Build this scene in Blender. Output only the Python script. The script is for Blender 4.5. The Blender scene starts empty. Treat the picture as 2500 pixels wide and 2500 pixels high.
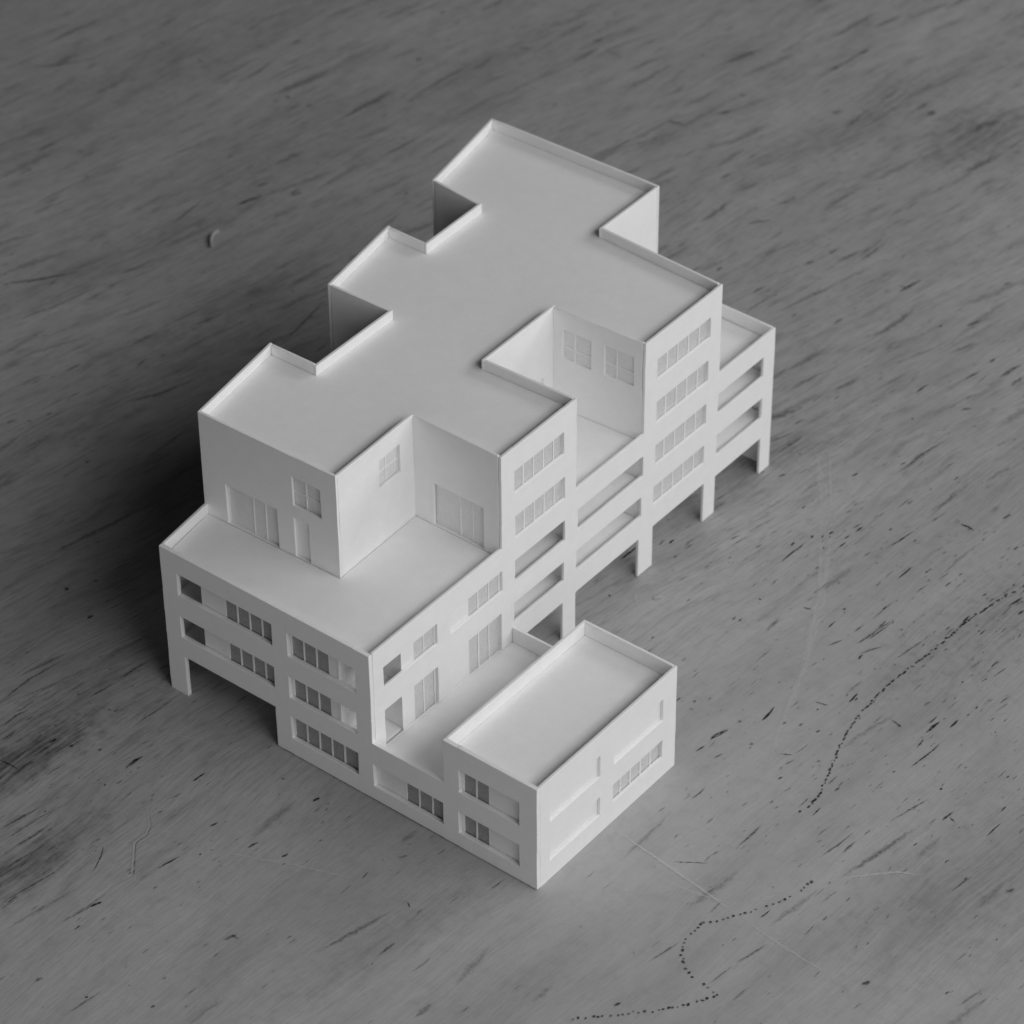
import bpy, bmesh, math, random
from mathutils import Vector, Matrix

# ------------------------------------------------------------------ camera, world, lamp, exposure
C = bpy.context.scene.collection
SC = bpy.context.scene
S = 0.016                       # one model unit (about one card storey) in metres

def link(o):
    C.objects.link(o)
    return o

AZ, EL, ROLL = 2.24504382, 0.680031426, -0.00850427147
fwd = Vector((math.cos(EL) * math.cos(AZ), math.cos(EL) * math.sin(AZ), -math.sin(EL)))
rgt = fwd.cross(Vector((0, 0, 1))).normalized()
upv = rgt.cross(fwd)
cr, sr = math.cos(ROLL), math.sin(ROLL)
R_ = cr * rgt + sr * upv
U_ = -sr * rgt + cr * upv
cam_data = bpy.data.cameras.new("camera")
cam = link(bpy.data.objects.new("camera", cam_data))
M = Matrix((R_, U_, -fwd)).transposed().to_4x4()
M.translation = Vector((27.7276968, -30.9372905, 39.7451958)) * S
cam.matrix_world = M
cam_data.sensor_width = 36
cam_data.lens = 36 * 3.32711475
cam_data.clip_start = 0.02
cam_data.clip_end = 50
cam_data.dof.use_dof = True
cam_data.dof.focus_distance = 56.5 * S
cam_data.dof.aperture_fstop = 26
SC.camera = cam
SC.cycles.max_bounces = 14
SC.cycles.diffuse_bounces = 9
SC.cycles.transparent_max_bounces = 24

world = bpy.data.worlds.new("World")
SC.world = world
world.use_nodes = True
bg = world.node_tree.nodes["Background"]
bg.inputs[0].default_value = (1, 1, 1, 1)
bg.inputs[1].default_value = 0.002

def area_light(name, loc, target, sx, sy, power):
    d = bpy.data.lights.new(name, 'AREA')
    d.shape = 'RECTANGLE'; d.size = sx; d.size_y = sy; d.energy = power
    o = link(bpy.data.objects.new(name, d))
    o.location = loc
    o.rotation_euler = (Vector(target) - Vector(loc)).to_track_quat('-Z', 'Y').to_euler()
    return o
# soft daylight from windows beyond the table's right side, plus one added front fill
CEN = Vector((0.0, 0.06, 0.02))
def window_or_fill_light(az, el, r, sx, sy, power):
    a, e = math.radians(az), math.radians(el)
    area_light("window_or_fill_light", CEN + Vector((math.cos(a) * math.cos(e), math.sin(a) * math.cos(e), math.sin(e))) * r, CEN, sx, sy, power)
window_or_fill_light(0, 42, 1.30, 1.25, 0.50, 8.9)
window_or_fill_light(58, 30, 1.30, 0.80, 0.42, 4.6)
window_or_fill_light(-33, 15, 1.30, 0.80, 0.42, 2.15)
window_or_fill_light(-80, 14, 1.30, 0.80, 0.42, 0.75)  # added low fill for the front faces, no window stands there

SC.view_settings.view_transform = 'Standard'
SC.view_settings.look = 'None'
SC.view_settings.exposure = 0.0
SC.view_settings.gamma = 1.0
SC.view_settings.use_curve_mapping = False

# ------------------------------------------------------------------ materials
def new_mat(name):
    m = bpy.data.materials.new(name); m.use_nodes = True
    nt = m.node_tree
    return m, nt, nt.nodes["Principled BSDF"]

def N(nt, typ, **kw):
    n = nt.nodes.new(typ)
    for k, v in kw.items():
        if k.startswith('i_'):
            n.inputs[int(k[2:])].default_value = v
        else:
            setattr(n, k, v)
    return n

def ramp(nt, fac, stops):
    r = nt.nodes.new('ShaderNodeValToRGB')
    e = r.color_ramp.elements
    while len(e) < len(stops): e.new(0.5)
    for el, (p, c) in zip(e, stops):
        el.position = p; el.color = (c, c, c, 1)
    nt.links.new(fac, r.inputs[0])
    return r.outputs[0]

def mult(nt, a, b):
    m = nt.nodes.new('ShaderNodeMix'); m.data_type = 'RGBA'; m.blend_type = 'MULTIPLY'
    m.inputs[0].default_value = 1.0
    nt.links.new(a, m.inputs[6]); nt.links.new(b, m.inputs[7])
    return m.outputs[2]

def card_material(name, base, rough):
    m, nt, b = new_mat(name)
    tc = N(nt, 'ShaderNodeTexCoord')
    n1 = N(nt, 'ShaderNodeTexNoise'); n1.inputs['Scale'].default_value = 260; n1.inputs['Detail'].default_value = 5
    n2 = N(nt, 'ShaderNodeTexNoise'); n2.inputs['Scale'].default_value = 2600; n2.inputs['Detail'].default_value = 3
    nt.links.new(tc.outputs['Object'], n1.inputs['Vector']); nt.links.new(tc.outputs['Object'], n2.inputs['Vector'])
    c = mult(nt, ramp(nt, n1.outputs[0], [(0.3, base * 0.965), (0.7, base)]), ramp(nt, n2.outputs[0], [(0.35, 0.955), (0.65, 1.0)]))
    nt.links.new(c, b.inputs['Base Color'])
    b.inputs['Roughness'].default_value = rough
    b.inputs['Specular IOR Level'].default_value = 0.3
    bp = N(nt, 'ShaderNodeBump'); bp.inputs['Strength'].default_value = 0.12; bp.inputs['Distance'].default_value = 0.00006
    nt.links.new(n2.outputs[0], bp.inputs['Height']); nt.links.new(bp.outputs[0], b.inputs['Normal'])
    return m

CARD = card_material("white_card", 0.88, 0.75)
FLOOR = card_material("white_card_floor", 0.88, 0.75)

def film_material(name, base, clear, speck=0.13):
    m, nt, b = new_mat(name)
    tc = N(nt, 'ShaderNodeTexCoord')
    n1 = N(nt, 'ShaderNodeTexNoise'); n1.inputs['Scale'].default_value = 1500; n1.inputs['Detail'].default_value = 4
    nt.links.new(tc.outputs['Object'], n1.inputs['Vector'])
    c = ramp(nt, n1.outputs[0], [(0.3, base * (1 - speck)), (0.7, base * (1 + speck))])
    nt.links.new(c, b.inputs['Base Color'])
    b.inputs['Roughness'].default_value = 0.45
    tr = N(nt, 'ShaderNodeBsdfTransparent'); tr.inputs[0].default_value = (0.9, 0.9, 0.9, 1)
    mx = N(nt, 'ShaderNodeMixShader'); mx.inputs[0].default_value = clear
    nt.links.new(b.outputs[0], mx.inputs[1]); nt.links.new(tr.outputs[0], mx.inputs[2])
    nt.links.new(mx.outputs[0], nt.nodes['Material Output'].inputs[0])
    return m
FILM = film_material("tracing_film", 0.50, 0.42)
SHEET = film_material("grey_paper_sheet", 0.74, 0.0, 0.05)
PALE = film_material("lit_pane_film", 0.62, 0.0, 0.09)  # right-hand panes: brightness of the lit rooms behind put into an opaque colour

GRAIN = math.radians(80)
STAINS = [(-5.46, -3.19, 2.2, 0.57, 0.68), (-3.61, -4.86, 1.6, 0.52, 0.5), (-3.05, 23.66, 1.3, 0.92, 0.41), (-5.03, 24.54, 3, 0.52, 0.19), (5.89, 10.79, 2.6, 0.92, 0.29), (-11.63, 9.26, 2.2, 0.57, 0.24), (9.28, 4.83, 3, 1.26, 0.19), (2.29, -2.26, 2.2, 0.4, 0.19), (-5.88, -2.08, 1.8, 0.46, 0.36), (-14.91, 14.08, 4, 0.92, 0.12), (-0.05, 11.9, 2.2, 0.57, 0.18), (-5.38, 21.86, 3.2, 0.57, 0.21), (-13.02, 20.19, 3, 0.57, 0.15), (-18.83, 13.12, 4, 0.92, 0.14), (-14.27, 9.31, 3.5, 0.69, 0.15), (-11.19, 5.7, 4, 0.8, 0.14)]
def table_material():
    m, nt, b = new_mat("worn_varnished_wood")
    tc = N(nt, 'ShaderNodeTexCoord')
    rot = N(nt, 'ShaderNodeMapping')
    rot.inputs['Rotation'].default_value = (0, 0, -GRAIN)
    rot.inputs['Scale'].default_value = (1 / S, 1 / S, 1 / S)
    nt.links.new(tc.outputs['Object'], rot.inputs[0])
    # the grain swings a few degrees towards the right-hand side, and wanders a little
    sep = N(nt, 'ShaderNodeSeparateXYZ'); nt.links.new(rot.outputs[0], sep.inputs[0])
    raw = N(nt, 'ShaderNodeMapping'); raw.inputs['Scale'].default_value = (1 / S, 1 / S, 1 / S)
    nt.links.new(tc.outputs['Object'], raw.inputs[0])
    dt = N(nt, 'ShaderNodeVectorMath', operation='DOT_PRODUCT'); dt.inputs[1].default_value = (1, -.35, 0)
    nt.links.new(raw.outputs[0], dt.inputs[0])
    mr_ = N(nt, 'ShaderNodeMapRange', interpolation_type='SMOOTHSTEP')
    for k_, v_ in ((1, -6.15), (2, 2.85), (3, 0.0), (4, math.radians(6.5))): mr_.inputs[k_].default_value = v_
    nt.links.new(dt.outputs['Value'], mr_.inputs[0])
    sm = N(nt, 'ShaderNodeMath', operation='SUBTRACT'); sm.inputs[1].default_value = 8.0
    nt.links.new(sep.outputs[0], sm.inputs[0])
    pr = N(nt, 'ShaderNodeMath', operation='MULTIPLY'); nt.links.new(sm.outputs[0], pr.inputs[0]); nt.links.new(mr_.outputs[0], pr.inputs[1])
    wn = N(nt, 'ShaderNodeTexNoise'); wn.inputs['Scale'].default_value = 0.16; wn.inputs['Detail'].default_value = 2
    nt.links.new(rot.outputs[0], wn.inputs['Vector'])
    wv = N(nt, 'ShaderNodeMath', operation='MULTIPLY_ADD'); wv.inputs[1].default_value = 0.8; nt.links.new(wn.outputs[0], wv.inputs[0]); nt.links.new(sep.outputs[1], wv.inputs[2])
    ac = N(nt, 'ShaderNodeMath', operation='SUBTRACT'); nt.links.new(wv.outputs[0], ac.inputs[0]); nt.links.new(pr.outputs[0], ac.inputs[1])
    add = N(nt, 'ShaderNodeCombineXYZ'); nt.links.new(sep.outputs[0], add.inputs[0]); nt.links.new(ac.outputs[0], add.inputs[1])
    def streak(along, across, detail, rough, off):
        mp = N(nt, 'ShaderNodeMapping'); mp.inputs['Scale'].default_value = (along, across, 1); mp.inputs['Location'].default_value = (off, off * 1.7, 0)
        nt.links.new(add.outputs[0], mp.inputs[0])
        n = N(nt, 'ShaderNodeTexNoise'); n.inputs['Scale'].default_value = 1; n.inputs['Detail'].default_value = detail; n.inputs['Roughness'].default_value = rough
        nt.links.new(mp.outputs[0], n.inputs['Vector'])
        return n.outputs[0]
    broad = streak(0.13, 0.38, 5, 0.6, 3.1)
    smudge = streak(0.75, 3.2, 4, 0.6, 9.4)
    fine = streak(1.1, 15.0, 5, 0.65, 17.0)
    fibre = streak(2.6, 46.0, 2, 0.6, 5.0)
    grime = N(nt, 'ShaderNodeTexNoise'); grime.inputs['Scale'].default_value = 3.4; grime.inputs['Detail'].default_value = 6; grime.inputs['Roughness'].default_value = 0.7
    nt.links.new(raw.outputs[0], grime.inputs['Vector'])
    # the varnish is worn smooth on the right: less open grain there
    wear = N(nt, 'ShaderNodeMapRange', interpolation_type='SMOOTHSTEP')
    for k_, v_ in ((1, -3.0), (2, 2.5), (3, 1.0), (4, 0.13)): wear.inputs[k_].default_value = v_
    nt.links.new(dt.outputs['Value'], wear.inputs[0])
    def worn(colour):
        m2 = nt.nodes.new('ShaderNodeMix'); m2.data_type = 'RGBA'
        m2.inputs[6].default_value = (1, 1, 1, 1)
        nt.links.new(wear.outputs[0], m2.inputs[0]); nt.links.new(colour, m2.inputs[7])
        return m2.outputs[2]
    c = ramp(nt, broad, [(0.26, 0.325), (0.48, 0.385), (0.72, 0.425)])
    c = mult(nt, c, worn(ramp(nt, smudge, [(0.24, 0.60), (0.33, 0.80), (0.43, 0.96), (0.75, 1.06)])))
    c = mult(nt, c, ramp(nt, streak(0.30, 1.05, 5, 0.62, 23.0), [(0.28, 0.84), (0.45, 0.97), (0.75, 1.07)]))
    c = mult(nt, c, worn(ramp(nt, fine, [(0.26, 0.60), (0.38, 0.86), (0.50, 1.0), (0.8, 1.06)])))
    c = mult(nt, c, worn(ramp(nt, fibre, [(0.25, 0.84), (0.5, 1.0), (0.8, 1.05)])))
    c = mult(nt, c, ramp(nt, grime.outputs[0], [(0.3, 0.90), (0.5, 1.0), (0.75, 1.04)]))
    # old dark stains soaked into the grain: (x, y, half length, half width, strength)
    acc = None
    for sx, sy, sl, sw, ss in STAINS:
        mp = N(nt, 'ShaderNodeMapping', vector_type='TEXTURE')
        mp.inputs['Location'].default_value = (sx, sy, 0); mp.inputs['Rotation'].default_value = (0, 0, GRAIN); mp.inputs['Scale'].default_value = (sl, sw, 1)
        nt.links.new(raw.outputs[0], mp.inputs[0])
        ln = N(nt, 'ShaderNodeVectorMath', operation='LENGTH'); nt.links.new(mp.outputs[0], ln.inputs[0])
        fz = N(nt, 'ShaderNodeMath', operation='MULTIPLY_ADD'); fz.inputs[1].default_value = 1.6
        nt.links.new(grime.outputs[0], fz.inputs[0]); nt.links.new(ln.outputs['Value'], fz.inputs[2])
        mg = N(nt, 'ShaderNodeMapRange', interpolation_type='SMOOTHSTEP')
        for k_, v_ in ((1, 0.8), (2, 2.3), (3, ss), (4, 0.0)): mg.inputs[k_].default_value = v_
        nt.links.new(fz.outputs[0], mg.inputs[0])
        if acc is None: acc = mg.outputs[0]
        else:
            mxn = N(nt, 'ShaderNodeMath', operation='MAXIMUM'); nt.links.new(acc, mxn.inputs[0]); nt.links.new(mg.outputs[0], mxn.inputs[1]); acc = mxn.outputs[0]
    sk = N(nt, 'ShaderNodeMapRange')
    for k_, v_ in ((1, 0.35), (2, 0.65), (3, 1.35), (4, 0.45)): sk.inputs[k_].default_value = v_
    nt.links.new(fine, sk.inputs[0])
    st = N(nt, 'ShaderNodeMath', operation='MULTIPLY'); nt.links.new(acc, st.inputs[0]); nt.links.new(sk.outputs[0], st.inputs[1])
    c = mult(nt, c, ramp(nt, st.outputs[0], [(0.0, 1.0), (1.0, 0.05)]))
    nt.links.new(c, b.inputs['Base Color'])
    mid = smudge
    rr = ramp(nt, grime.outputs[0], [(0.3, 0.62), (0.7, 0.48)])
    nt.links.new(rr, b.inputs['Roughness'])
    b.inputs['Specular IOR Level'].default_value = 0.35
    bp = N(nt, 'ShaderNodeBump'); bp.inputs['Strength'].default_value = 0.5; bp.inputs['Distance'].default_value = 0.00022
    nt.links.new(fine, bp.inputs['Height'])
    bp2 = N(nt, 'ShaderNodeBump'); bp2.inputs['Strength'].default_value = 0.4; bp2.inputs['Distance'].default_value = 0.0006
    nt.links.new(mid, bp2.inputs['Height']); nt.links.new(bp.outputs[0], bp2.inputs['Normal'])
    nt.links.new(bp2.outputs[0], b.inputs['Normal'])
    return m
WOOD = table_material()

def stain_material(name, tone, alpha, crisp=0.95, low=0.3):
    m, nt, b = new_mat(name)
    tc = N(nt, 'ShaderNodeTexCoord')
    n = N(nt, 'ShaderNodeTexNoise'); n.inputs['Scale'].default_value = 1100; n.inputs['Detail'].default_value = 3
    nt.links.new(tc.outputs['Object'], n.inputs['Vector'])
    b.inputs['Base Color'].default_value = (tone, tone, tone, 1); b.inputs['Roughness'].default_value = 0.6
    at = N(nt, 'ShaderNodeAttribute', attribute_name='soft')
    edge = ramp(nt, at.outputs['Fac'], [(0.0, 0.0), (crisp, 1.0)])
    nt.links.new(mult(nt, ramp(nt, n.outputs[0], [(0.32, alpha * low), (0.56, alpha)]), edge), b.inputs['Alpha'])
    return m
STAIN = {1: stain_material("faint_stain", 0.05, 0.42), 5: stain_material("smudge_stain", 0.06, 0.24), 2: stain_material("soft_stain", 0.04, 0.6),
         3: stain_material("dark_stain", 0.025, 0.85, 0.6), 4: stain_material("black_stain", 0.015, 0.97, 0.4),
         0: stain_material("pale_scratch", 0.68, 0.55, 0.8, 0.7), 9: stain_material("faint_pale_scratch", 0.66, 0.36, 0.8, 0.75)}
INK = stain_material("dark_ink", 0.018, 0.9, 0.5)
PAPER = card_material("paper_shred", 0.45, 0.8)
MARKS=[(14,1,[[-21.254,13.024],[-20.634,13.686],[-20.216,14.434]]),(13,3,[[-13.829,11.906],[-13.611,12.578]]),(8,2,[[-14.389,10.478],[-14.45,11.113],[-14.534,11.737]]),(10,3,[[-15.679,6.829],[-15.173,7.457],[-14.665,8.242]]),(8,2,[[-14.87,7.339],[-14.886,7.738]]),(10,2,[[-17.061,15.331],[-16.977,16.023],[-17.03,16.968]]),(14,2,[[-17.179,17.496],[-17.088,17.752]]),(14,2,[[-18.365,15.681],[-18.203,15.721]]),(14,2,[[-15.828,15.734],[-15.694,15.783]]),(14,2,[[-15.257,15.738],[-15.085,15.804]]),(16,2,[[-14.53,18.617],[-14.452,18.847]]),(14,2,[[-15.413,20.532],[-15.299,20.679]]),(8,2,[[-17.934,11.355],[-17.8,11.459]]),(12,2,[[-13.149,12.81],[-13.037,13.188]]),(9,2,[[-13.988,12.667],[-13.814,12.992]]),(10,2,[[-11.608,8.134],[-11.445,8.856]]),(16,1,[[-10.995,5.459],[-10.602,6.087],[-10.382,6.91]]),(8,2,[[-9.827,8.782],[-9.936,9.545],[-10.126,10.492]]),(6,2,[[-11.55,6.421],[-11.626,6.882]]),(7,2,[[-9.428,4.311],[-9.41,5.101],[-9.461,5.903]]),(12,3,[[-10.268,3.658],[-10.201,3.762]]),(8,1,[[-17.22,8.371],[-17.206,9.291],[-17.01,10.518],[-16.909,11.627],[-16.59,12.856]]),(8,1,[[-14.668,5.818],[-14.278,6.923],[-13.991,8.314]]),(6,1,[[-8.984,7.668],[-9.156,8.966]]),(10,2,[[-12.037,3.902],[-11.952,3.989]]),(9,2,[[-12.3,3.592],[-12.228,3.807]]),(26,2,[[-4.305,23.628],[-4.274,23.949]]),(26,1,[[-3.229,23.527],[-3.162,24.111],[-2.931,24.49]]),(18,2,[[-8.674,20.047],[-8.43,20.101],[-8.165,20.173]]),(16,2,[[-8.007,21.824],[-7.914,21.992]]),(14,1,[[-7.087,23.391],[-6.968,24.097],[-6.801,25.587]]),(14,2,[[-7.023,23.97],[-6.947,24.169]]),(12,2,[[-6.892,24.875],[-6.831,25.207]]),(12,2,[[-11.905,21.643],[-11.762,21.897]]),(9,1,[[-11.465,21.554],[-10.913,21.555]]),(12,2,[[-13.042,20.406],[-12.806,20.632]]),(13,2,[[-7.983,20.85],[-7.718,21.367]]),(12,2,[[-5.024,17.857],[-4.652,18.33]]),(13,2,[[-3.238,17.338],[-3.132,17.659]]),(10,2,[[-3.047,17.965],[-2.972,18.385]]),(9,2,[[-2.78,17.812],[-2.581,18.531]]),(11,3,[[-1.177,17.722],[-1.03,18.422]]),(9,2,[[-1.308,17.971],[-1.105,17.952]]),(12,2,[[0.353,19.224],[0.458,19.458]]),(10,1,[[-8.303,23.714],[-8.161,24.752]]),(10,1,[[-8.737,18.605],[-8.476,19.202],[-8.184,19.958]]),(8,1,[[-7.408,19.372],[-7.1,20.399]]),(11,2,[[2.07,12.733],[2.092,13.518],[2.221,14.24]]),(10,2,[[-0.081,11.912],[0.019,12.738]]),(9,3,[[0.346,11.343],[0.409,11.514]]),(8,3,[[1.425,12.182],[1.476,12.373]]),(16,1,[[-0.338,14.163],[-0.179,14.938]]),(14,1,[[-1.027,13.628],[-0.848,14.639]]),(14,2,[[1.926,15.17],[2.082,15.397]]),(10,1,[[0.747,16.539],[1.004,17.296]]),(10,1,[[0.186,15.882],[0.439,16.635]]),(10,2,[[-3.488,15.871],[-3.379,16.365]]),(14,1,[[-5.435,22.085],[-5.429,22.894]]),(16,2,[[1.945,16.478],[2.085,17.245]]),(14,2,[[2.285,16.415],[2.314,16.873]]),(11,4,[[-3.832,-2.047],[-3.843,-1.806],[-3.809,-1.579]]),(7,4,[[-2.718,-1.567],[-2.693,-1.243]]),(9,4,[[-5.314,-2.356],[-5.271,-2.187]]),(8,3,[[-4.964,-2.218],[-4.943,-2.135]]),(7,3,[[-4.512,-1.984],[-4.5,-1.899]]),(10,4,[[-2.032,-4.763],[-1.969,-4.531]]),(10,4,[[-0.792,-0.679],[-0.765,-0.52]]),(14,3,[[-7.941,0.725],[-7.911,0.824]]),(14,3,[[-7.063,0.396],[-7.042,0.551]]),(10,3,[[-7.697,1.207],[-7.644,1.304]]),(7,3,[[-1.771,-3.469],[-1.717,-3.208],[-1.662,-2.978]]),(10,3,[[-1.577,-0.58],[-1.521,-0.536]]),(5,3,[[1.947,-1.492],[2.08,-1.578]]),(4,3,[[-2.867,-3.578],[-2.712,-3.772],[-2.529,-4.215]]),(4,1,[[-2.926,-2.424],[-2.518,-2.79],[-2.447,-2.95],[-2.458,-3.22],[-1.962,-3.811],[-2.108,-4.311]]),(8,2,[[-6.71,-2.142],[-6.737,-1.463],[-6.653,-0.689]]),(10,2,[[-5.491,-0.493],[-5.435,0.259]]),(8,2,[[-5.581,-1.132],[-5.479,-0.572]]),(9,1,[[-4.47,-1.172],[-4.411,-0.568],[-4.377,-0.064]]),(9,2,[[-6.226,-2.625],[-6.25,-2.215],[-6.153,-1.924]]),(9,2,[[-5.988,-2.864],[-5.974,-2.429]]),(6,3,[[-5.681,-3.171],[-5.444,-3.154],[-5.227,-3.151]]),(9,1,[[-4.242,-4.611],[-4.155,-3.826],[-4.063,-3.351]]),(9,2,[[-3.992,-4.613],[-3.948,-4.286],[-3.882,-3.853]]),(6,2,[[-3.757,-5.095],[-3.717,-4.767],[-3.65,-4.339]]),(6,2,[[-3.239,-5.613],[-3.129,-4.992],[-2.992,-4.265]]),(7,2,[[-4.465,-4.387],[-4.309,-3.542]]),(7,3,[[-1.755,-2.195],[-1.718,-2.006]]),(7,3,[[-0.932,-2.189],[-0.863,-1.937]]),(7,3,[[-0.339,-2.001],[-0.297,-1.85]]),(8,2,[[1.178,-0.818],[1.288,-0.677]]),(14,1,[[1.509,-3.332],[1.707,-2.584],[1.903,-1.754]]),(9,2,[[2.348,-2.75],[2.392,-2.273]]),(12,2,[[0.176,-4.002],[0.259,-3.713]]),(8,2,[[0.178,-3.814],[0.374,-3.81]]),(16,1,[[3.668,-3.415],[3.699,-2.929]]),(9,3,[[0.259,-5.771],[0.27,-5.691]]),(9,3,[[-0.709,-6.262],[-0.679,-6.203]]),(9,2,[[-1.577,-6.507],[-1.542,-6.334]]),(6,4,[[1.822,9.264],[1.817,9.653],[1.848,9.821],[1.846,10.08]]),(9,4,[[1.854,10.213],[1.845,10.322]]),(7,4,[[1.694,9.788],[1.685,9.955]]),(7,4,[[2.059,10.498],[2.079,10.65]]),(7,4,[[2.4,10.861],[2.429,11.098]]),(7,4,[[2.408,10.285],[2.437,10.52]]),(6,4,[[3.757,10.21],[3.767,10.501],[3.771,10.713]]),(8,4,[[-0.524,7.573],[-0.521,8.095]]),(5,3,[[3.95,8.509],[3.978,8.804]]),(7,4,[[4.224,8.859],[4.226,9.153]]),(6,2,[[4.163,8.358],[4.325,9.303]]),(15,3,[[3.583,4.633],[3.603,4.878],[3.677,5.088]]),(7,3,[[3.554,4.249],[3.588,4.511]]),(7,2,[[3.888,4.325],[3.954,4.544]]),(7,4,[[4.921,6.897],[4.906,7.224]]),(4,4,[[4.434,6.57],[4.559,6.599],[4.688,6.629]]),(4,3,[[5.7,7.004],[5.966,6.955]]),(8,3,[[5.893,6.958],[5.98,6.95]]),(10,3,[[7.77,5.422],[7.821,5.75]]),(6,3,[[7.82,5.589],[7.992,5.523]]),(6,3,[[6.645,6.14],[6.696,6.513],[6.748,6.93]]),(6,3,[[8.559,5.527],[8.584,6.024]]),(3,3,[[4.788,1.879],[5.039,2.052],[5.321,2.241]]),(8,2,[[6.943,0.652],[7.032,0.963],[7.109,1.333]]),(6,2,[[5.828,-0.182],[5.907,0.137],[5.979,0.541]]),(5,2,[[6.878,0.02],[6.96,0.628]]),(14,3,[[8.801,1.506],[8.852,1.669]]),(10,3,[[5.984,-1.266],[6.015,-1.121]]),(9,4,[[3.786,12.251],[3.975,12.27],[4.109,12.238]]),(8,3,[[4.34,12.829],[4.372,13.1]]),(8,4,[[5.736,10.769],[5.806,11.194]]),(10,4,[[6.001,10.699],[6.006,10.887]]),(5,3,[[4.166,8.27],[4.264,8.799]]),(5,3,[[4.924,4.924],[5.009,5.157]]),(3,3,[[4.691,5.102],[4.935,5.224]]),(9,2,[[3.687,5.309],[3.732,5.403]]),(10,2,[[4.177,4.97],[4.207,5.06]]),(10,2,[[5.312,5.335],[5.369,5.395]]),(7,3,[[2.828,5.095],[2.902,5.101]]),(7,4,[[3.433,8.922],[3.486,8.945]]),(6,4,[[2.083,8.224],[2.145,8.235]]),(5,3,[[2.836,8.513],[3.027,8.569]]),(9,4,[[5.335,9.906],[5.33,10.177]]),(6,3,[[2.0,10.326],[1.993,10.466]]),(7,3,[[2.054,7.445],[2.047,7.577]]),(6,3,[[2.168,7.488],[2.161,7.62]]),(6,2,[[6.643,3.404],[6.744,3.954],[6.776,4.375]]),(8,2,[[7.123,4.965],[7.333,5.774]]),(8,1,[[10.242,2.036],[10.358,2.628]]),(12,2,[[9.503,4.63],[9.575,4.839]]),(9,4,[[-0.117,8.486],[-0.089,8.654]]),(7,3,[[0.207,8.209],[0.219,8.314]]),(6,3,[[1.002,8.798],[1.024,8.892]]),(6,2,[[1.217,9.33],[1.263,9.559]]),(9,4,[[-0.085,6.631],[-0.076,6.675]]),(6,3,[[4.254,8.474],[4.333,9.035]]),(7,2,[[3.763,7.866],[3.938,8.274]]),(8,2,[[4.917,8.317],[5.049,9.138]]),(7,2,[[4.324,8.034],[4.609,8.615]]),(6,0,[[7.083,3.065],[7.381,3.474],[7.843,3.951],[8.337,4.22]]),(7,0,[[3.509,1.908],[4.161,1.845],[4.878,1.755],[5.645,1.659],[6.416,1.54]]),(6,9,[[6.416,1.54],[7.326,1.429],[8.285,1.371]]),(15,9,[[1.505,10.921],[2.0,10.326],[2.83,9.067],[3.705,7.373],[4.4,5.481],[4.827,4.476]]),(13,9,[[1.718,11.087],[2.287,10.163],[3.075,8.792],[3.949,6.855]]),(18,9,[[0.392,12.507],[0.954,11.816],[1.583,10.982]]),(8,9,[[0.59,12.661],[1.718,11.087]]),(6,9,[[-1.653,-2.632],[-1.014,-2.425],[-0.1,-2.009],[1.209,-1.532]]),(9,9,[[-11.563,12.791],[-11.358,12.888],[-11.131,12.917]]),(4,0,[[-2.973,-2.42],[-2.555,-2.802],[-2.488,-2.958],[-2.494,-3.233],[-2.002,-3.819],[-2.155,-4.324]]),(8,9,[[7.605,4.233],[7.766,5.266]]),(7,9,[[0.187,7.104],[0.344,6.853],[0.557,6.647]]),(8,9,[[6.446,2.017],[6.615,2.377]]),(8,9,[[-4.031,-1.043],[-3.567,-0.809],[-2.894,-0.538]]),(7,9,[[5.009,1.431],[6.244,1.708]])]  # embossed squiggle: its shaded and lit sides painted as dark and pale lines
DOTS_A=[[5.657,11.453],[5.525,10.929],[5.37,10.025],[5.345,9.368],[5.285,8.603],[5.225,7.849],[5.198,7.391],[5.229,6.766],[5.312,6.276],[5.409,5.929],[5.543,5.531],[5.675,5.137],[5.806,4.747],[5.844,4.533],[5.815,4.106]]
DOTS_B=[[6.868,2.92],[6.81,2.929],[6.886,2.895],[6.836,2.55],[6.684,2.127],[6.382,1.588],[6.164,1.23],[6.013,1.075],[6.017,0.779],[6.055,0.474],[6.148,0.288],[6.362,0.089],[6.596,0.017],[6.994,-0.034],[7.126,-0.074],[6.962,-0.382],[6.602,-0.877],[6.134,-1.362],[5.606,-1.902]]
# ------------------------------------------------------------------ mesh helpers (model units in, metres out)
rng = random.Random(7)

def mesh_obj(name, verts, faces, mat, parent=None, bevel=0.0, segs=2):
    me = bpy.data.meshes.new(name)
    me.from_pydata([tuple(c * S for c in v) for v in verts], [], faces)
    me.validate()
    bm = bmesh.new(); bm.from_mesh(me)
    bmesh.ops.recalc_face_normals(bm, faces=bm.faces)
    bm.to_mesh(me); bm.free()
    me.materials.append(mat)
    o = link(bpy.data.objects.new(name, me))
    if parent: o.parent = parent
    if bevel:
        b = o.modifiers.new("worn_edge", 'BEVEL'); b.width = bevel * S; b.segments = segs
        b.limit_method = 'ANGLE'; b.angle_limit = math.radians(40)
    return o

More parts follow.
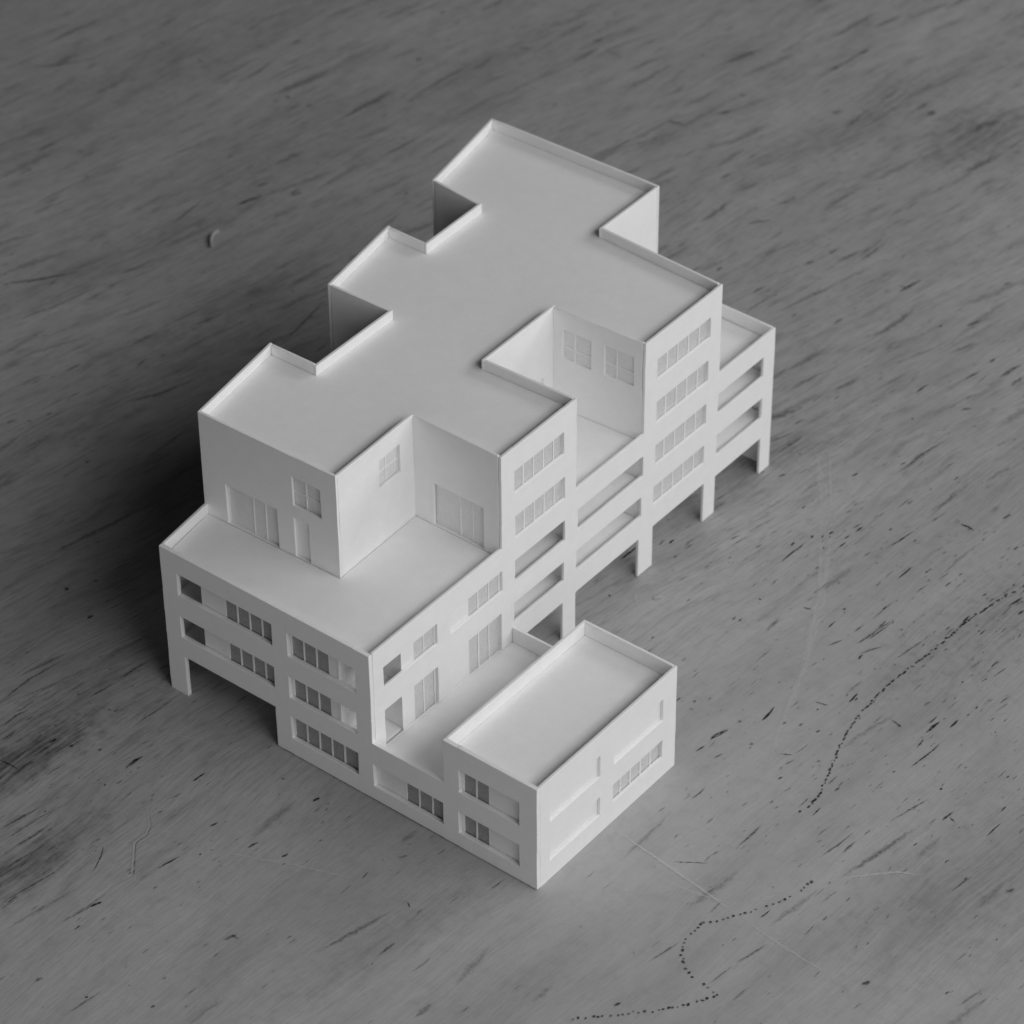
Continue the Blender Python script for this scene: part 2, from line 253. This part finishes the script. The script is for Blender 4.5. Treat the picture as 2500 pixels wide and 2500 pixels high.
def card(name, parent, p0, p1, rects, holes, t, inward, mat=None, depth=0.0, bevel=0.008, jit=0.006, ux=None):
    """Cut sheet standing on the line p0-p1. rects / holes are (u0, z0, u1, z1); u runs along the line
    from p0 (or is the x / y coordinate when ux is given). Thickness t goes along inward."""
    mat = mat or CARD
    d = Vector((p1[0] - p0[0], p1[1] - p0[1], 0)); L = d.length; d /= L
    n = Vector((inward[0], inward[1], 0)); n = (n - d * n.dot(d)).normalized()
    def snap(vals, tol):
        vals = sorted({round(v, 5) for v in vals}); groups = [[vals[0]]]
        for v in vals[1:]:
            if v - groups[-1][0] < tol: groups[-1].append(v)
            else: groups.append([v])
        return {v: sum(g) / len(g) for g in groups for v in g}
    mu = snap([v for r in rects + holes for v in (r[0], r[2])], .017 if jit > .004 else 1e-6)
    mz = snap([v for r in rects + holes for v in (r[1], r[3])], .017 if jit > .004 else 1e-6)
    rects, holes = ([(mu[round(a, 5)], mz[round(b, 5)], mu[round(c, 5)], mz[round(e, 5)]) for a, b, c, e in q] for q in (rects, holes))
    us, zs = sorted(set(mu.values())), sorted(set(mz.values()))
    def inside(u, z, rs): return any(a < u < c and b < z < e for a, b, c, e in rs)
    fill = {}
    for i in range(len(us) - 1):
        for j in range(len(zs) - 1):
            u, z = (us[i] + us[i + 1]) / 2, (zs[j] + zs[j + 1]) / 2
            fill[i, j] = inside(u, z, rects) and not inside(u, z, holes)
    bm = bmesh.new(); vd = {}
    def V(i, j, k):
        key = (i, j, k)
        if key not in vd:
            r = random.Random("%s%.3f%.3f%d,%d" % (name, p0[0] + 31 * p0[1], inward[0] - 7 * inward[1], i, j))
            u, z = us[i] + r.uniform(-jit, jit), zs[j] + r.uniform(-jit, jit) * (0 if zs[j] < .01 else 1)
            uu = u - ux if ux is not None else u
            q = Vector((p0[0], p0[1], 0)) + d * uu + n * (depth + (t if k else 0)) + Vector((0, 0, z))
            vd[key] = bm.verts.new(q * S)
        return vd[key]
    for (i, j), f in fill.items():
        if not f: continue
        bm.faces.new((V(i, j, 0), V(i + 1, j, 0), V(i + 1, j + 1, 0), V(i, j + 1, 0)))
        bm.faces.new((V(i, j, 1), V(i, j + 1, 1), V(i + 1, j + 1, 1), V(i + 1, j, 1)))
        for di, dj, a, b in ((-1, 0, (i, j), (i, j + 1)), (1, 0, (i + 1, j), (i + 1, j + 1)), (0, -1, (i, j), (i + 1, j)), (0, 1, (i, j + 1), (i + 1, j + 1))):
            if not fill.get((i + di, j + dj), False):
                bm.faces.new((V(*a, 0), V(*b, 0), V(*b, 1), V(*a, 1)))
    bmesh.ops.recalc_face_normals(bm, faces=bm.faces)
    me = bpy.data.meshes.new(name); bm.to_mesh(me); bm.free()
    me.materials.append(mat)
    o = link(bpy.data.objects.new(name, me)); o.parent = parent
    if bevel:
        b = o.modifiers.new("cut_edge", 'BEVEL'); b.width = bevel * S; b.segments = 2
        b.limit_method = 'ANGLE'; b.angle_limit = math.radians(40); b.use_clamp_overlap = False
    return o

def inset(poly, dist):
    """Offset a closed plan polygon inwards (mitred)."""
    area = sum(a[0] * b[1] - b[0] * a[1] for a, b in zip(poly, poly[1:] + poly[:1]))
    sgn = 1 if area > 0 else -1
    out = []
    for i in range(len(poly)):
        a, b, c = Vector(poly[i - 1]), Vector(poly[i]), Vector(poly[(i + 1) % len(poly)])
        e1, e2 = (b - a).normalized(), (c - b).normalized()
        n1, n2 = Vector((-e1.y, e1.x)) * sgn, Vector((-e2.y, e2.x)) * sgn
        k = 1 + n1.dot(n2)
        out.append(tuple(b + (n1 + n2) * (dist / k)))
    return out

def slab(name, poly, top, t, parent, mat=None, bevel=0.006):
    n = len(poly)
    vs = [(x, y, top - t) for x, y in poly] + [(x, y, top) for x, y in poly]
    fs = [tuple(range(n)), tuple(range(n, 2 * n))] + [(i, (i + 1) % n, n + (i + 1) % n, n + i) for i in range(n)]
    return mesh_obj(name, vs, fs, mat or FLOOR, parent, bevel)

# ------------------------------------------------------------------ table
tb = mesh_obj("tabletop", [(x, y, z) for z in (-2.2, 0) for x, y in ((-62, -42), (52, -42), (52, 62), (-62, 62))],
              [(3, 2, 1, 0), (4, 5, 6, 7), (0, 1, 5, 4), (1, 2, 6, 5), (2, 3, 7, 6), (3, 0, 4, 7)], WOOD, None, 0.12)
tb["kind"] = "structure"; tb["label"] = "worn varnished wooden tabletop with dark grain, scratches and punched dotted lines"

# ------------------------------------------------------------------ the card model
root = link(bpy.data.objects.new("architectural_model", None))
root.empty_display_size = 0.03
root["label"] = "white card model of a stepped flat-roofed building standing on the worn wooden table"
root["category"] = "architectural model"

T, TF = 0.054, 0.084
H3, H5 = 3.2, 5.146
A0 = (-4.638, 0.0)
Nn, Cc, Cd = (-4.813, 1.346), (-1.833, 1.421), (-1.899, 3.49)
B0, B1, B2, B3 = (0, 3.479), (0, 5.54), (0, 7.49), (0, 9.755)
E0, E1 = (-1.913, 5.468), (-1.944, 7.383)
F0, F1 = (-2.734, 9.878), (-2.741, 11.60)
G0, G1 = (-6.609, 11.513), (-6.159, 9.19)
I0, I1 = (-4.995, 9.084), (-4.963, 7.561)
K0, K1 = (-5.855, 7.561), (-5.511, 5.502)
J0, J1 = (-4.143, 5.542), (-4.126, 3.587)
M0 = (-5.160, 3.573)

def dist(a, b): return math.hypot(a[0] - b[0], a[1] - b[1])

# front wall: one sheet with the pilotis gap, the terrace step and the low block
front = card("wall", root, (0, 0), (1, 0),
     [(-4.638, 0, -4.24, H3), (-4.24, .91, -2.165, H3), (-2.165, .022, 0.0, H3), (0, .022, 1.518, 1.285), (1.518, .022, 3.46, 2.24)],
     [(-4.27, 2.285, -2.145, 2.768), (-4.27, 1.348, -2.145, 1.815), (-1.803, 2.25, -.315, 2.757), (-1.805, 1.313, -.33, 1.797),
      (-1.82, .385, -.335, .882), (0.0, .328, 1.495, .815), (1.85, 1.255, 3.09, 1.757), (1.825, .325, 3.09, .815)],
     TF, (0, 1), ux=0)
front["label"] = "front wall sheet of white card in greyer light with recessed strip windows"
# right wall: the long street front with two towers
right = card("wall", root, (0, 0), (0, 1),
     [(TF + .006, 0, 3.80, H3), (3.80, .87, 5.16, H3), (5.16, 0, 5.527, H3), (5.527, .875, 7.39, H3), (7.39, 0, 7.81, H3),
      (7.81, .9, 9.384, H3), (9.384, 0, 9.755, H3), (9.755, .842, 11.19, H3), (11.19, 0, 11.525, H3),
      (3.479, H3, 5.54, H5), (7.49, H3, 9.755, H5)],
     [(.36, 2.278, 1.745, 2.725), (2.085, 2.27, 3.48, 2.712), (.345, .955, 1.735, 1.79), (2.085, .955, 3.45, 1.78),
      (3.83, 4.18, 5.197, 4.645), (3.85, 3.205, 5.213, 3.67), (3.835, 2.26, 5.225, 2.705), (3.808, 1.362, 5.185, 1.78),
      (5.585, 2.268, 7.48, 2.715), (5.55, 1.376, 7.455, 1.805),
      (7.85, 4.18, 9.43, 4.617), (7.845, 3.23, 9.405, 3.69), (7.845, 2.285, 9.386, 2.735), (7.825, 1.40, 9.36, 1.81),
      (9.757, 2.295, 11.183, 2.73), (9.748, 1.332, 11.168, 1.795)],
     T, (-1, 0), ux=0)
right["label"] = "long bright side wall sheet with two towers, open balconies and post feet"

def plain(p0, p1, z0, z1, inward, s0=0.0, s1=0.0, holes=(), rects=None, t=T):
    L = dist(p0, p1)
    return card("wall", root, p0, p1, rects or [(s0, z0, L - s1, z1)], list(holes), t, inward)

# upper storeys, going round
WY1 = plain(Nn, Cc, 2.99, H5, (0, 1), holes=[(.515, 2.99, 1.655, 3.825), (2.032, 4.09, 2.628, 4.705), (2.015, 2.99, 2.34, 3.825)],
            rects=[(0, 2.915, 2.982, H5)])
WC = plain(Cc, Cd, 2.915, H5, (-1, 0), s0=T + .008, s1=0, holes=[(1.14, 4.165, 1.71, 4.75)])
WY2 = plain(Cd, B0, 2.915, H5, (0, 1), s0=-T, s1=T + .012, holes=[(.415, 2.99, 1.51, 3.89)])
WB1 = plain(E0, B1, 2.95, H5, (0, -1), s0=0, s1=T + .012)
WE = plain(E0, E1, 2.95, H5, (-1, 0), s0=-T, s1=-T, holes=[(1.36, 3.03, 1.655, 3.77)])
WY4 = plain(E1, B2, 2.95, H5, (0, 1), s0=0.0, s1=T + .012, holes=[(.212, 4.115, .805, 4.745), (1.095, 4.14, 1.70, 4.77)])
WB3 = plain(F0, B3, 2.86, H5, (0, -1), s0=0, s1=T + .012)
WF = plain(F0, F1, 2.86, H5, (-1, 0), s0=-T, s1=T + .008)
def legs(L, w=.36, z=.9, top=H5):
    return [(0, 0, w, top), (w, z, L - w, top), (L - w, 0, L, top)]
L6 = dist(F1, G0)
plain(F1, G0, 0, H5, (0, -1), rects=legs(L6))
Lg = dist(G0, G1); plain(G0, G1, 0, H5, (1, 0), rects=[(T + .01, 0, .4, H5), (.4, .9, Lg - .4, H5), (Lg - .4, 0, Lg, H5)])
plain(G1, I0, .9, H5, (0, 1), s0=T + .012, s1=0)
plain(I0, I1, .9, H5, (1, 0), s0=-T, s1=-T)
plain(I1, K0, .9, H5, (0, -1), s0=0, s1=T + .012)
Lk = dist(K0, K1); plain(K0, K1, 0, H5, (1, 0), rects=legs(Lk))
plain(K1, J0, .9, H5, (0, 1), s0=T + .012, s1=0)
plain(J0, J1, .9, H5, (1, 0), s0=-T, s1=-T)
plain(J1, M0, .9, H5, (0, -1), s0=0, s1=T + .012)
Lm = dist(M0, Nn); plain(M0, Nn, 0, H5, (1, 0), rects=[(0, 0, .36, H5), (.36, .9, Lm, H5)])
# low front part, side wall
Nl = (-4.805, 1.346)
La = dist(A0, Nl); plain(Nl, A0, 0, H3, (1, 0), rects=[(.004, .9, La - .42, H3), (La - .42, 0, La - TF - .006, H3)])
# low wing at the far end
plain((0, 11.525), (-2.66, 11.56), 0, H3, (0, -1), rects=[(T + .008, 0, .62, H3), (.62, .86, 2.6, H3)])
# low block in front of the terrace
card("wall", root, (3.46, 0), (3.46, 1), [(TF + .0015, 0, 3.786, 2.24)],
     [(.352, 1.285, 1.69, 1.77), (2.065, 1.30, 3.405, 1.755), (.352, .425, 1.68, .835), (2.045, .445, 3.418, .84)], T, (-1, 0), ux=0)["label"] = "bright side wall of the low block with shallow window recesses"
plain((3.46, 3.786), (1.518, 3.786), 0, 2.24, (0, -1), s0=T + .006, s1=0)
plain((1.518, 3.786), (1.518, 0), .9, 2.24, (1, 0), s0=T + .006, s1=TF + .006)
plain((1.51, 3.786), (0, 3.786), 0, 1.285, (0, -1), s0=0, s1=.006)
# closed ground floor behind the front sheet
plain((-2.165, TF + .01), (-2.165, 3.79), 0, .9, (1, 0))
plain((-2.165, 3.79), (-T - .01, 3.79), 0, .9, (0, -1), s0=T + .01)

# unseen core under the long building, added to stop light leaking beneath
plain((-1.5, 3.87), (-1.5, 10.5), 0, .895, (-1, 0))
plain((-1.5, 10.5), (-4.6, 10.5), 0, .895, (0, -1), s0=T + .01)
plain((-4.0, 3.9), (-1.6, 3.9), 0, .895, (0, 1))

# roofs and terrace floors (a hair of a gap along the walls, as in glued card)
roof_outline = [Nn, Cc, Cd, B0, B1, E0, E1, B2, B3, F0, F1, G0, G1, I0, I1, K0, K1, J0, J1, M0]
slab("roof", inset(roof_outline, T + .007), 4.945, .07, root)["label"] = "large stepped upper roof sheet"
slab("roof", [(-4.563, TF + .006), (-T - .006, TF + .006), (-T - .006, 3.466), (-1.886, 3.478), (-1.820, 1.408), (-4.735, 1.334)], 2.985, .07, root)["label"] = "lower roof terrace sheet at the front"
slab("roof", [(-1.905, 5.55), (-T - .007, 5.55), (-T - .007, 7.478), (-1.935, 7.372)], 3.02, .07, root)["label"] = "small roof terrace between the two towers"
slab("roof", [(-2.724, 9.888), (-T - .006, 9.767), (-T - .006, 11.445), (-2.65, 11.48)], 2.935, .07, root)["label"] = "roof of the low end wing"
slab("roof", [(1.518 + T + .006, TF + .006), (3.46 - T - .006, TF + .006), (3.46 - T - .006, 3.786 - T - .006), (1.518 + T + .006, 3.786 - T - .006)], 1.955, .07, root)["label"] = "sunken roof of the low block"
slab("terrace", [(.008, TF + .006), (1.51, TF + .006), (1.51, 3.786 - T - .006), (.008, 3.786 - T - .006)], .965, .07, root)
foot = [A0, (0, 0), (0, 11.525), F1, G0, G1, I0, I1, K0, K1, J0, J1, M0, Nn]
for z in (.972, 1.975):
    slab("floor", inset(foot, TF + .01), z, .07, root)
slab("floor", inset(roof_outline, T + .01), 3.90, .07, root)
slab("floor", [(1.6, .11), (3.38, .11), (3.38, 3.70), (1.6, 3.70)], .97, .07, root)

# inner partitions behind the open balconies
def part(p0, p1, z0, z1, inward, t=.05):
    return card("partition", root, p0, p1, [(0, z0, dist(p0, p1), z1)], [], t, inward, bevel=0.005)
for z0, z1 in ((.978, 1.90), (1.982, 2.86)):
    part((-.738, TF + .006), (-.738, .90), z0, z1, (-1, 0))
    part((-.733, .87), (-T - .006, .87), z0, z1, (0, 1))
    part((-3.81, TF + .008), (-3.81, 1.20), z0, z1, (1, 0))
    part((-4.60, 1.21), (-3.80, 1.21), z0, z1, (0, 1))
    part((-.95, 3.62), (-.95, 11.40), z0, z1, (-1, 0))
    for y in (3.60, 5.36, 7.50, 9.66):
        part((-.95, y), (-T - .006, y), z0, z1, (0, 1))
    part((-2.0, TF + .01), (-2.0, 3.4), z0, z1, (-1, 0))

# raised balcony floors just under the sills
for z in (1.235, 2.15):
    for y0, y1 in ((3.66, 7.49), (9.72, 11.44)):
        slab("balcony_floor", [(-.94, y0), (-T - .004, y0), (-T - .004, y1), (-.94, y1)], z, .04, root)

# ------------------------------------------------------------------ windows
def window(p0, p1, inward, hole, panes, depth, zsplit=None, ux=None, name="window", mat=None, blanks=(), fr=None, vpad=.035, label=None):
    """Backing sheet behind a wall opening: pane openings leave the mullions standing; each pane a sheet of its own."""
    u0, z0, u1, z1 = hole
    zl, zh = z0 - vpad, z1 + vpad
    f0, f1 = fr if fr else (u0 - .05, u1 + .05)
    zz = [(zl, zh)] if not zsplit else [(zl, zsplit - .014), (zsplit + .014, zh)]
    holes = [(a, lo, b, hi) for a, b in panes for lo, hi in zz]
    w = card(name, root, p0, p1, [(f0, zl - .04, f1, zh + .04)], holes, .024, inward, depth=depth, bevel=0.003, jit=0.003, ux=ux)
    if label: w["label"] = label
    for a, lo, b, hi in holes:
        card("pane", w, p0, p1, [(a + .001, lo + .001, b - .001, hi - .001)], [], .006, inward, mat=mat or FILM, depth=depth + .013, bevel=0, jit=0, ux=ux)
    return w

def run(start, pitch, n, mull, first=None, last=None):
    ps = [(start + k * pitch, start + (k + 1) * pitch - mull) for k in range(n)]
    if first is not None: ps[0] = (first, ps[0][1])
    if last is not None: ps[-1] = (ps[-1][0], last)
    return ps

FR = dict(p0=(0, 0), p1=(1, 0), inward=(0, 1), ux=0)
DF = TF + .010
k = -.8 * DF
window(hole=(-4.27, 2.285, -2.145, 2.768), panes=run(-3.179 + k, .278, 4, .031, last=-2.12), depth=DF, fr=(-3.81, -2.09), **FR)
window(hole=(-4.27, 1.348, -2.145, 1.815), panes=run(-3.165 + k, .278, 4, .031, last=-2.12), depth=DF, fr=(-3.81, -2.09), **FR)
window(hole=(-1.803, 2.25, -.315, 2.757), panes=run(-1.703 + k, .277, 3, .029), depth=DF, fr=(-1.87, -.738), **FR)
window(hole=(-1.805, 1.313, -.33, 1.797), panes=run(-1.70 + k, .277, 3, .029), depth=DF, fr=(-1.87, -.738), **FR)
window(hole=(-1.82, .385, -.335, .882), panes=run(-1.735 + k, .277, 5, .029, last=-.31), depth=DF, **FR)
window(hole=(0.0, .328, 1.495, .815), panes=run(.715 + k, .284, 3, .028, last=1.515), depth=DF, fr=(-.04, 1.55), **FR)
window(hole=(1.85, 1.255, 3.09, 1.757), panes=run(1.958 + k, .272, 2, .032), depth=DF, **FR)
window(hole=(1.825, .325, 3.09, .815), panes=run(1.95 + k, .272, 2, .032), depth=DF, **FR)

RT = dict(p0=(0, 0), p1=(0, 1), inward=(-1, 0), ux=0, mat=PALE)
DR = T + .004
kr = 1.25 * DR
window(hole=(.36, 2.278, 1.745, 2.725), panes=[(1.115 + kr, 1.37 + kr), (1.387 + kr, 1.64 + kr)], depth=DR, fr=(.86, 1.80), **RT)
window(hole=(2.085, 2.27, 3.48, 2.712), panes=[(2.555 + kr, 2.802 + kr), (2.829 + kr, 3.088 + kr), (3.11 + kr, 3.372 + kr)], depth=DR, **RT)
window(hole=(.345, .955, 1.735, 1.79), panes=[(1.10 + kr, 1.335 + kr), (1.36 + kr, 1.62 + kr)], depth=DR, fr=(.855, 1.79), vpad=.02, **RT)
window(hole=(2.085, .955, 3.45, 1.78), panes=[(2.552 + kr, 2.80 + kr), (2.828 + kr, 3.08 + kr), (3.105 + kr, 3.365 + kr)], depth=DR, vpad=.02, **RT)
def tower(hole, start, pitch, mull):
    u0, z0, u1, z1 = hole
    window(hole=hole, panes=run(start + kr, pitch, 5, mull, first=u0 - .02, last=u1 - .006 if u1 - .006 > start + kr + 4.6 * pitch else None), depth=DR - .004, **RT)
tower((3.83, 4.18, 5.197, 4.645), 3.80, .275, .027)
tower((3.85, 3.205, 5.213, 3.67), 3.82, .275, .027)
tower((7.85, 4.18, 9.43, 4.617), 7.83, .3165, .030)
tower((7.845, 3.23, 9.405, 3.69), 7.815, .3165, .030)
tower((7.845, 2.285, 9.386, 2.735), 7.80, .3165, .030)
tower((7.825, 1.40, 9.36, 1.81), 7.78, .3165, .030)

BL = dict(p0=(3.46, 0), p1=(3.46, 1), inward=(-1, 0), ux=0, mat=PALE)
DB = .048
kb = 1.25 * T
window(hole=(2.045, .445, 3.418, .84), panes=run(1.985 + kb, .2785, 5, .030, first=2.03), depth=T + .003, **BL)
for h in ((.352, 1.285, 1.69, 1.77), (2.065, 1.30, 3.405, 1.755), (.352, .425, 1.68, .835)):
    card("infill_panel", root, (3.46, 0), (3.46, 1), [(h[0] - .05, h[1] - .05, h[2] + .05, h[3] + .05)], [], .02, (-1, 0), depth=T + .002, bevel=0, ux=0)

# set-back upper front: glazed doors, square window, narrow door
def loc(p0, p1, hole, panes, zs, depth, inward, name="window", mat=None, vpad=.03, label=None, fr=None):
    return window(p0, p1, inward, hole, panes, depth, zs, None, name, mat, (), fr, vpad, label)
DU = T + .004
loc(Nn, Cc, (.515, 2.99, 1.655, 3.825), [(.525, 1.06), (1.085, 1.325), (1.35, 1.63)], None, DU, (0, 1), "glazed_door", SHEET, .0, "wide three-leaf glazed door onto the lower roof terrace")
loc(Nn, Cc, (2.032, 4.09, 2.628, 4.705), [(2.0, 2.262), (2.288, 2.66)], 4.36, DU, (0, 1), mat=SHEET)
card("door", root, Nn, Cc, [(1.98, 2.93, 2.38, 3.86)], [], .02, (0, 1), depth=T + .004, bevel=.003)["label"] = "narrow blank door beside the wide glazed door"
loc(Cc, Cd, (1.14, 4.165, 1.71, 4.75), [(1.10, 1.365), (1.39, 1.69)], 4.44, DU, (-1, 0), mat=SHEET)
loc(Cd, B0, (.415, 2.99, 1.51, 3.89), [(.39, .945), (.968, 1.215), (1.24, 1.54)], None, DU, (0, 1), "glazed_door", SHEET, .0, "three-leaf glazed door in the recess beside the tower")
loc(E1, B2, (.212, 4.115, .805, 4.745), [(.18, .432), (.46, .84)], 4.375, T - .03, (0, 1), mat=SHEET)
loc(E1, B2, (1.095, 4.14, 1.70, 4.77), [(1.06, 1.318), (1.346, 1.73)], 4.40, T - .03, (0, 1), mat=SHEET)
card("door", root, E0, E1, [(1.32, 3.03, 1.69, 3.81)], [], .02, (-1, 0), depth=T + .003, bevel=.003)["label"] = "small door half hidden behind the parapet"

# ------------------------------------------------------------------ worn marks of the tabletop
ZT = 0.006
def strip(bm_v, bm_f, pts, w, z, rnd):
    """Ragged tapering streak along pts."""
    pl = [Vector((p[0], p[1])) for p in pts]
    L = sum((b - a).length for a, b in zip(pl, pl[1:]))
    n = max(4, min(26, int(L / .09)))
    def at(s):
        for a, b in zip(pl, pl[1:]):
            l = (b - a).length
            if s <= l + 1e-9: return a + (b - a) * (s / max(l, 1e-9)), (b - a).normalized()
            s -= l
        return pl[-1], (pl[-1] - pl[-2]).normalized()
    base = len(bm_v)
    for i in range(n + 1):
        f = i / n
        p, d = at(f * L)
        nn = Vector((-d.y, d.x))
        k = (min(f, 1 - f) * 2) ** .45
        a, b = (w * .8 * k * rnd.uniform(.5, 1.15) + .002 for _ in range(2))
        off = rnd.uniform(-.12, .12) * w
        q0, q1, q2 = p + nn * off, p + nn * (a + off), p - nn * (b - off)
        bm_v += [(q1.x, q1.y, z), (q0.x, q0.y, z), (q2.x, q2.y, z)]
        bm_v.soft += [0.0, min(1.0, 3.5 * min(f, 1 - f) + .02), 0.0]
        if i:
            j = base + 3 * i
            bm_f += [(j - 3, j - 2, j + 1, j), (j - 2, j - 1, j + 2, j + 1)]

class Verts(list):
    """Vertex list that carries a softness value (1 on a mark's middle line, 0 at its edge)."""
    def __init__(self): super().__init__(); self.soft = []

def flat(name, verts, faces, mat, kind=None, label=None):
    o = mesh_obj(name, verts, faces, mat, tb)
    soft = getattr(verts, 'soft', None) or [1.0] * len(verts)
    at = o.data.attributes.new('soft', 'FLOAT', 'POINT')
    at.data.foreach_set('value', soft)
    if kind: o["kind"] = kind
    if label: o["label"] = label
    return o

mr = random.Random(3)
for idx, (w, tone, pts) in enumerate(MARKS):
    v, f = Verts(), []
    strip(v, f, pts, w * (.0047 if tone in (3, 4) else .006 if tone in (1, 2) else .0085), ZT + .0006 * (idx % 9), mr)
    flat("stain" if tone in (1, 2, 3, 4) else "scratch", v, f, STAIN[tone])

# pores and flecks along the grain, denser in some patches
gd = Vector((math.cos(GRAIN), math.sin(GRAIN)))
blobs = [((5.4, 9.8), 2.2, 2.6), ((7.5, 12.5), 3.5, 1.2), ((.85, 12.0), 2.2, .8), ((3.3, 5.2), 1.6, .8), ((-4.6, -3.8), 2.2, 2.0), ((6.5, 5.4), 2.0, 1.0),
         ((-1.5, -1.8), 2.5, .5), ((-10.5, 20.6), 3, .35), ((-4, 19.4), 4, .45), ((-10.2, 5.8), 3, .5), ((8, 2.5), 2.5, .8), ((.5, 18), 5, .5), ((-14, 8), 6, .3)]
groups = {t: (Verts(), []) for t in (1, 2, 3, 4, 5)}
made = 0
while made < 2500:
    x, y = mr.uniform(-24, 13), mr.uniform(-9, 31)
    dn = .08
    for (bx, by), r, k2 in blobs:
        dn += k2 * math.exp(-((x - bx) ** 2 + (y - by) ** 2) / (2 * r * r))
    if mr.random() > dn / 2.6: continue
    made += 1
    sw = min(1, max(0, (x - .35 * y + 6.15) / 9)); sw = sw * sw * (3 - 2 * sw)
    ang = GRAIN + math.radians(6.5) * sw + mr.gauss(0, .07)
    L = min(.8, .045 + mr.expovariate(1 / .12))
    w = mr.uniform(.012, .032) * (1 + .5 * (L > .4))
    dark = math.exp(-((x - 5.2) ** 2 + (y - 10) ** 2) / 18)
    tone = mr.choices((1, 2, 3, 4), (6, 3, .5 + 1.5 * dark, .12 + .8 * dark))[0]
    d = Vector((math.cos(ang), math.sin(ang)))
    p = Vector((x, y)); q = p + d * L
    v, f = groups[tone]
    strip(v, f, [p, (p + q) / 2 + Vector((mr.gauss(0, .01), mr.gauss(0, .01))), q], w, ZT * .6 + .0004 * (made % 9), mr)
# softer, longer smudges lying along the grain, mostly towards the back and the left
made = 0
while made < 520:
    x, y = mr.uniform(-24, 12), mr.uniform(-8, 31)
    if mr.random() > (1.0 if y - .6 * x > 12 else .35 if x < -1 else .22): continue
    made += 1
    sw = min(1, max(0, (x - .35 * y + 6.15) / 9)); sw = sw * sw * (3 - 2 * sw)
    ang = GRAIN + math.radians(6.5) * sw + mr.gauss(0, .09)
    L = mr.uniform(.3, 2.0); w = mr.uniform(.06, .16) * (.7 + .3 * L)
    d = Vector((math.cos(ang), math.sin(ang))); p = Vector((x, y)); q = p + d * L
    v, f = groups[mr.choices((5, 1), (6, 1))[0]]
    strip(v, f, [p, (p + q) / 2 + Vector((mr.gauss(0, .03), mr.gauss(0, .02))), q], w, ZT * .4 + .0004 * (made % 5), mr)
for tone, (v, f) in groups.items():
    flat("wood_flecks", v, f, STAIN[tone], "stuff")

# two wandering rows of punched ink dots
def dotted(pts, gap, size, lab, ragged):
    pl = [Vector(p) for p in pts]
    v, f = [], []
    s = 0.0
    for a, b in zip(pl, pl[1:]):
        l = (b - a).length
        while s < l:
            c = a + (b - a) * (s / l); d = (b - a).normalized()
            s += gap * mr.uniform(.75, 1.3)
            if mr.random() < .025: continue
            r = size * mr.uniform(.55, 1.15)
            c = c + Vector((mr.gauss(0, .012), mr.gauss(0, .012)))
            ang = math.atan2(d.y, d.x) if ragged else mr.uniform(0, 3)
            st = mr.uniform(1.3, 2.6) if ragged else mr.uniform(1, 1.35)
            base = len(v)
            for i in range(9):
                t = i / 9 * 2 * math.pi; rr = r * mr.uniform(.75, 1.1)
                ex, ey = math.cos(t) * rr * st, math.sin(t) * rr
                v.append((c.x + ex * math.cos(ang) - ey * math.sin(ang), c.y + ex * math.sin(ang) + ey * math.cos(ang), ZT + .004))
            f.append(tuple(range(base, base + 9)))
        s -= l
    return flat("dotted_line", v, f, INK, "stuff", lab)
dotted(DOTS_A, .08, .024, "wandering dark dashed line of dots on the right of the tabletop", True)
dotted(DOTS_B, .098, .027, "curling line of separate dark dots at the bottom of the tabletop", False)

# ------------------------------------------------------------------ small litter on the table
def sliver(name, pts, w, h, lab, cat):
    pl = [Vector(p) for p in pts]
    n = 10; vs, fs = [], []
    for i in range(n + 1):
        f = i / n
        a = pl[0] * (1 - f) ** 2 + pl[1] * 2 * f * (1 - f) + pl[2] * f * f
        d = ((pl[1] - pl[0]) * (1 - f) + (pl[2] - pl[1]) * f).normalized()
        nn = Vector((-d.y, d.x)); k = w * (.45 + .55 * math.sin(math.pi * min(1, f * .8 + .15)))
        zc = .01 + h * math.sin(math.pi * f)
        for sx, sz in ((-1, 0), (1, 0), (.6, .05), (-.6, .05)):
            q = a + nn * sx * k
            vs.append((q.x, q.y, zc + sz))
        if i:
            b0, b1 = 4 * (i - 1), 4 * i
            for j in range(4): fs.append((b0 + j, b0 + (j + 1) % 4, b1 + (j + 1) % 4, b1 + j))
    fs += [(0, 1, 2, 3), (4 * n, 4 * n + 1, 4 * n + 2, 4 * n + 3)]
    o = mesh_obj(name, vs, fs, PAPER)
    o["label"] = lab; o["category"] = cat
    return o
sliver("paper_shred", [(-13.454, 10.957), (-13.50, 10.72), (-13.181, 10.437)], .026, .02, "curled pale paper shred lying alone on the dark table left of the model", "paper shred")
sliver("paper_crumb", [(.607, 7.058), (.66, 7.12), (.69, 7.17)], .013, .004, "tiny white paper crumb on the table beside the model's post feet", "paper crumb")
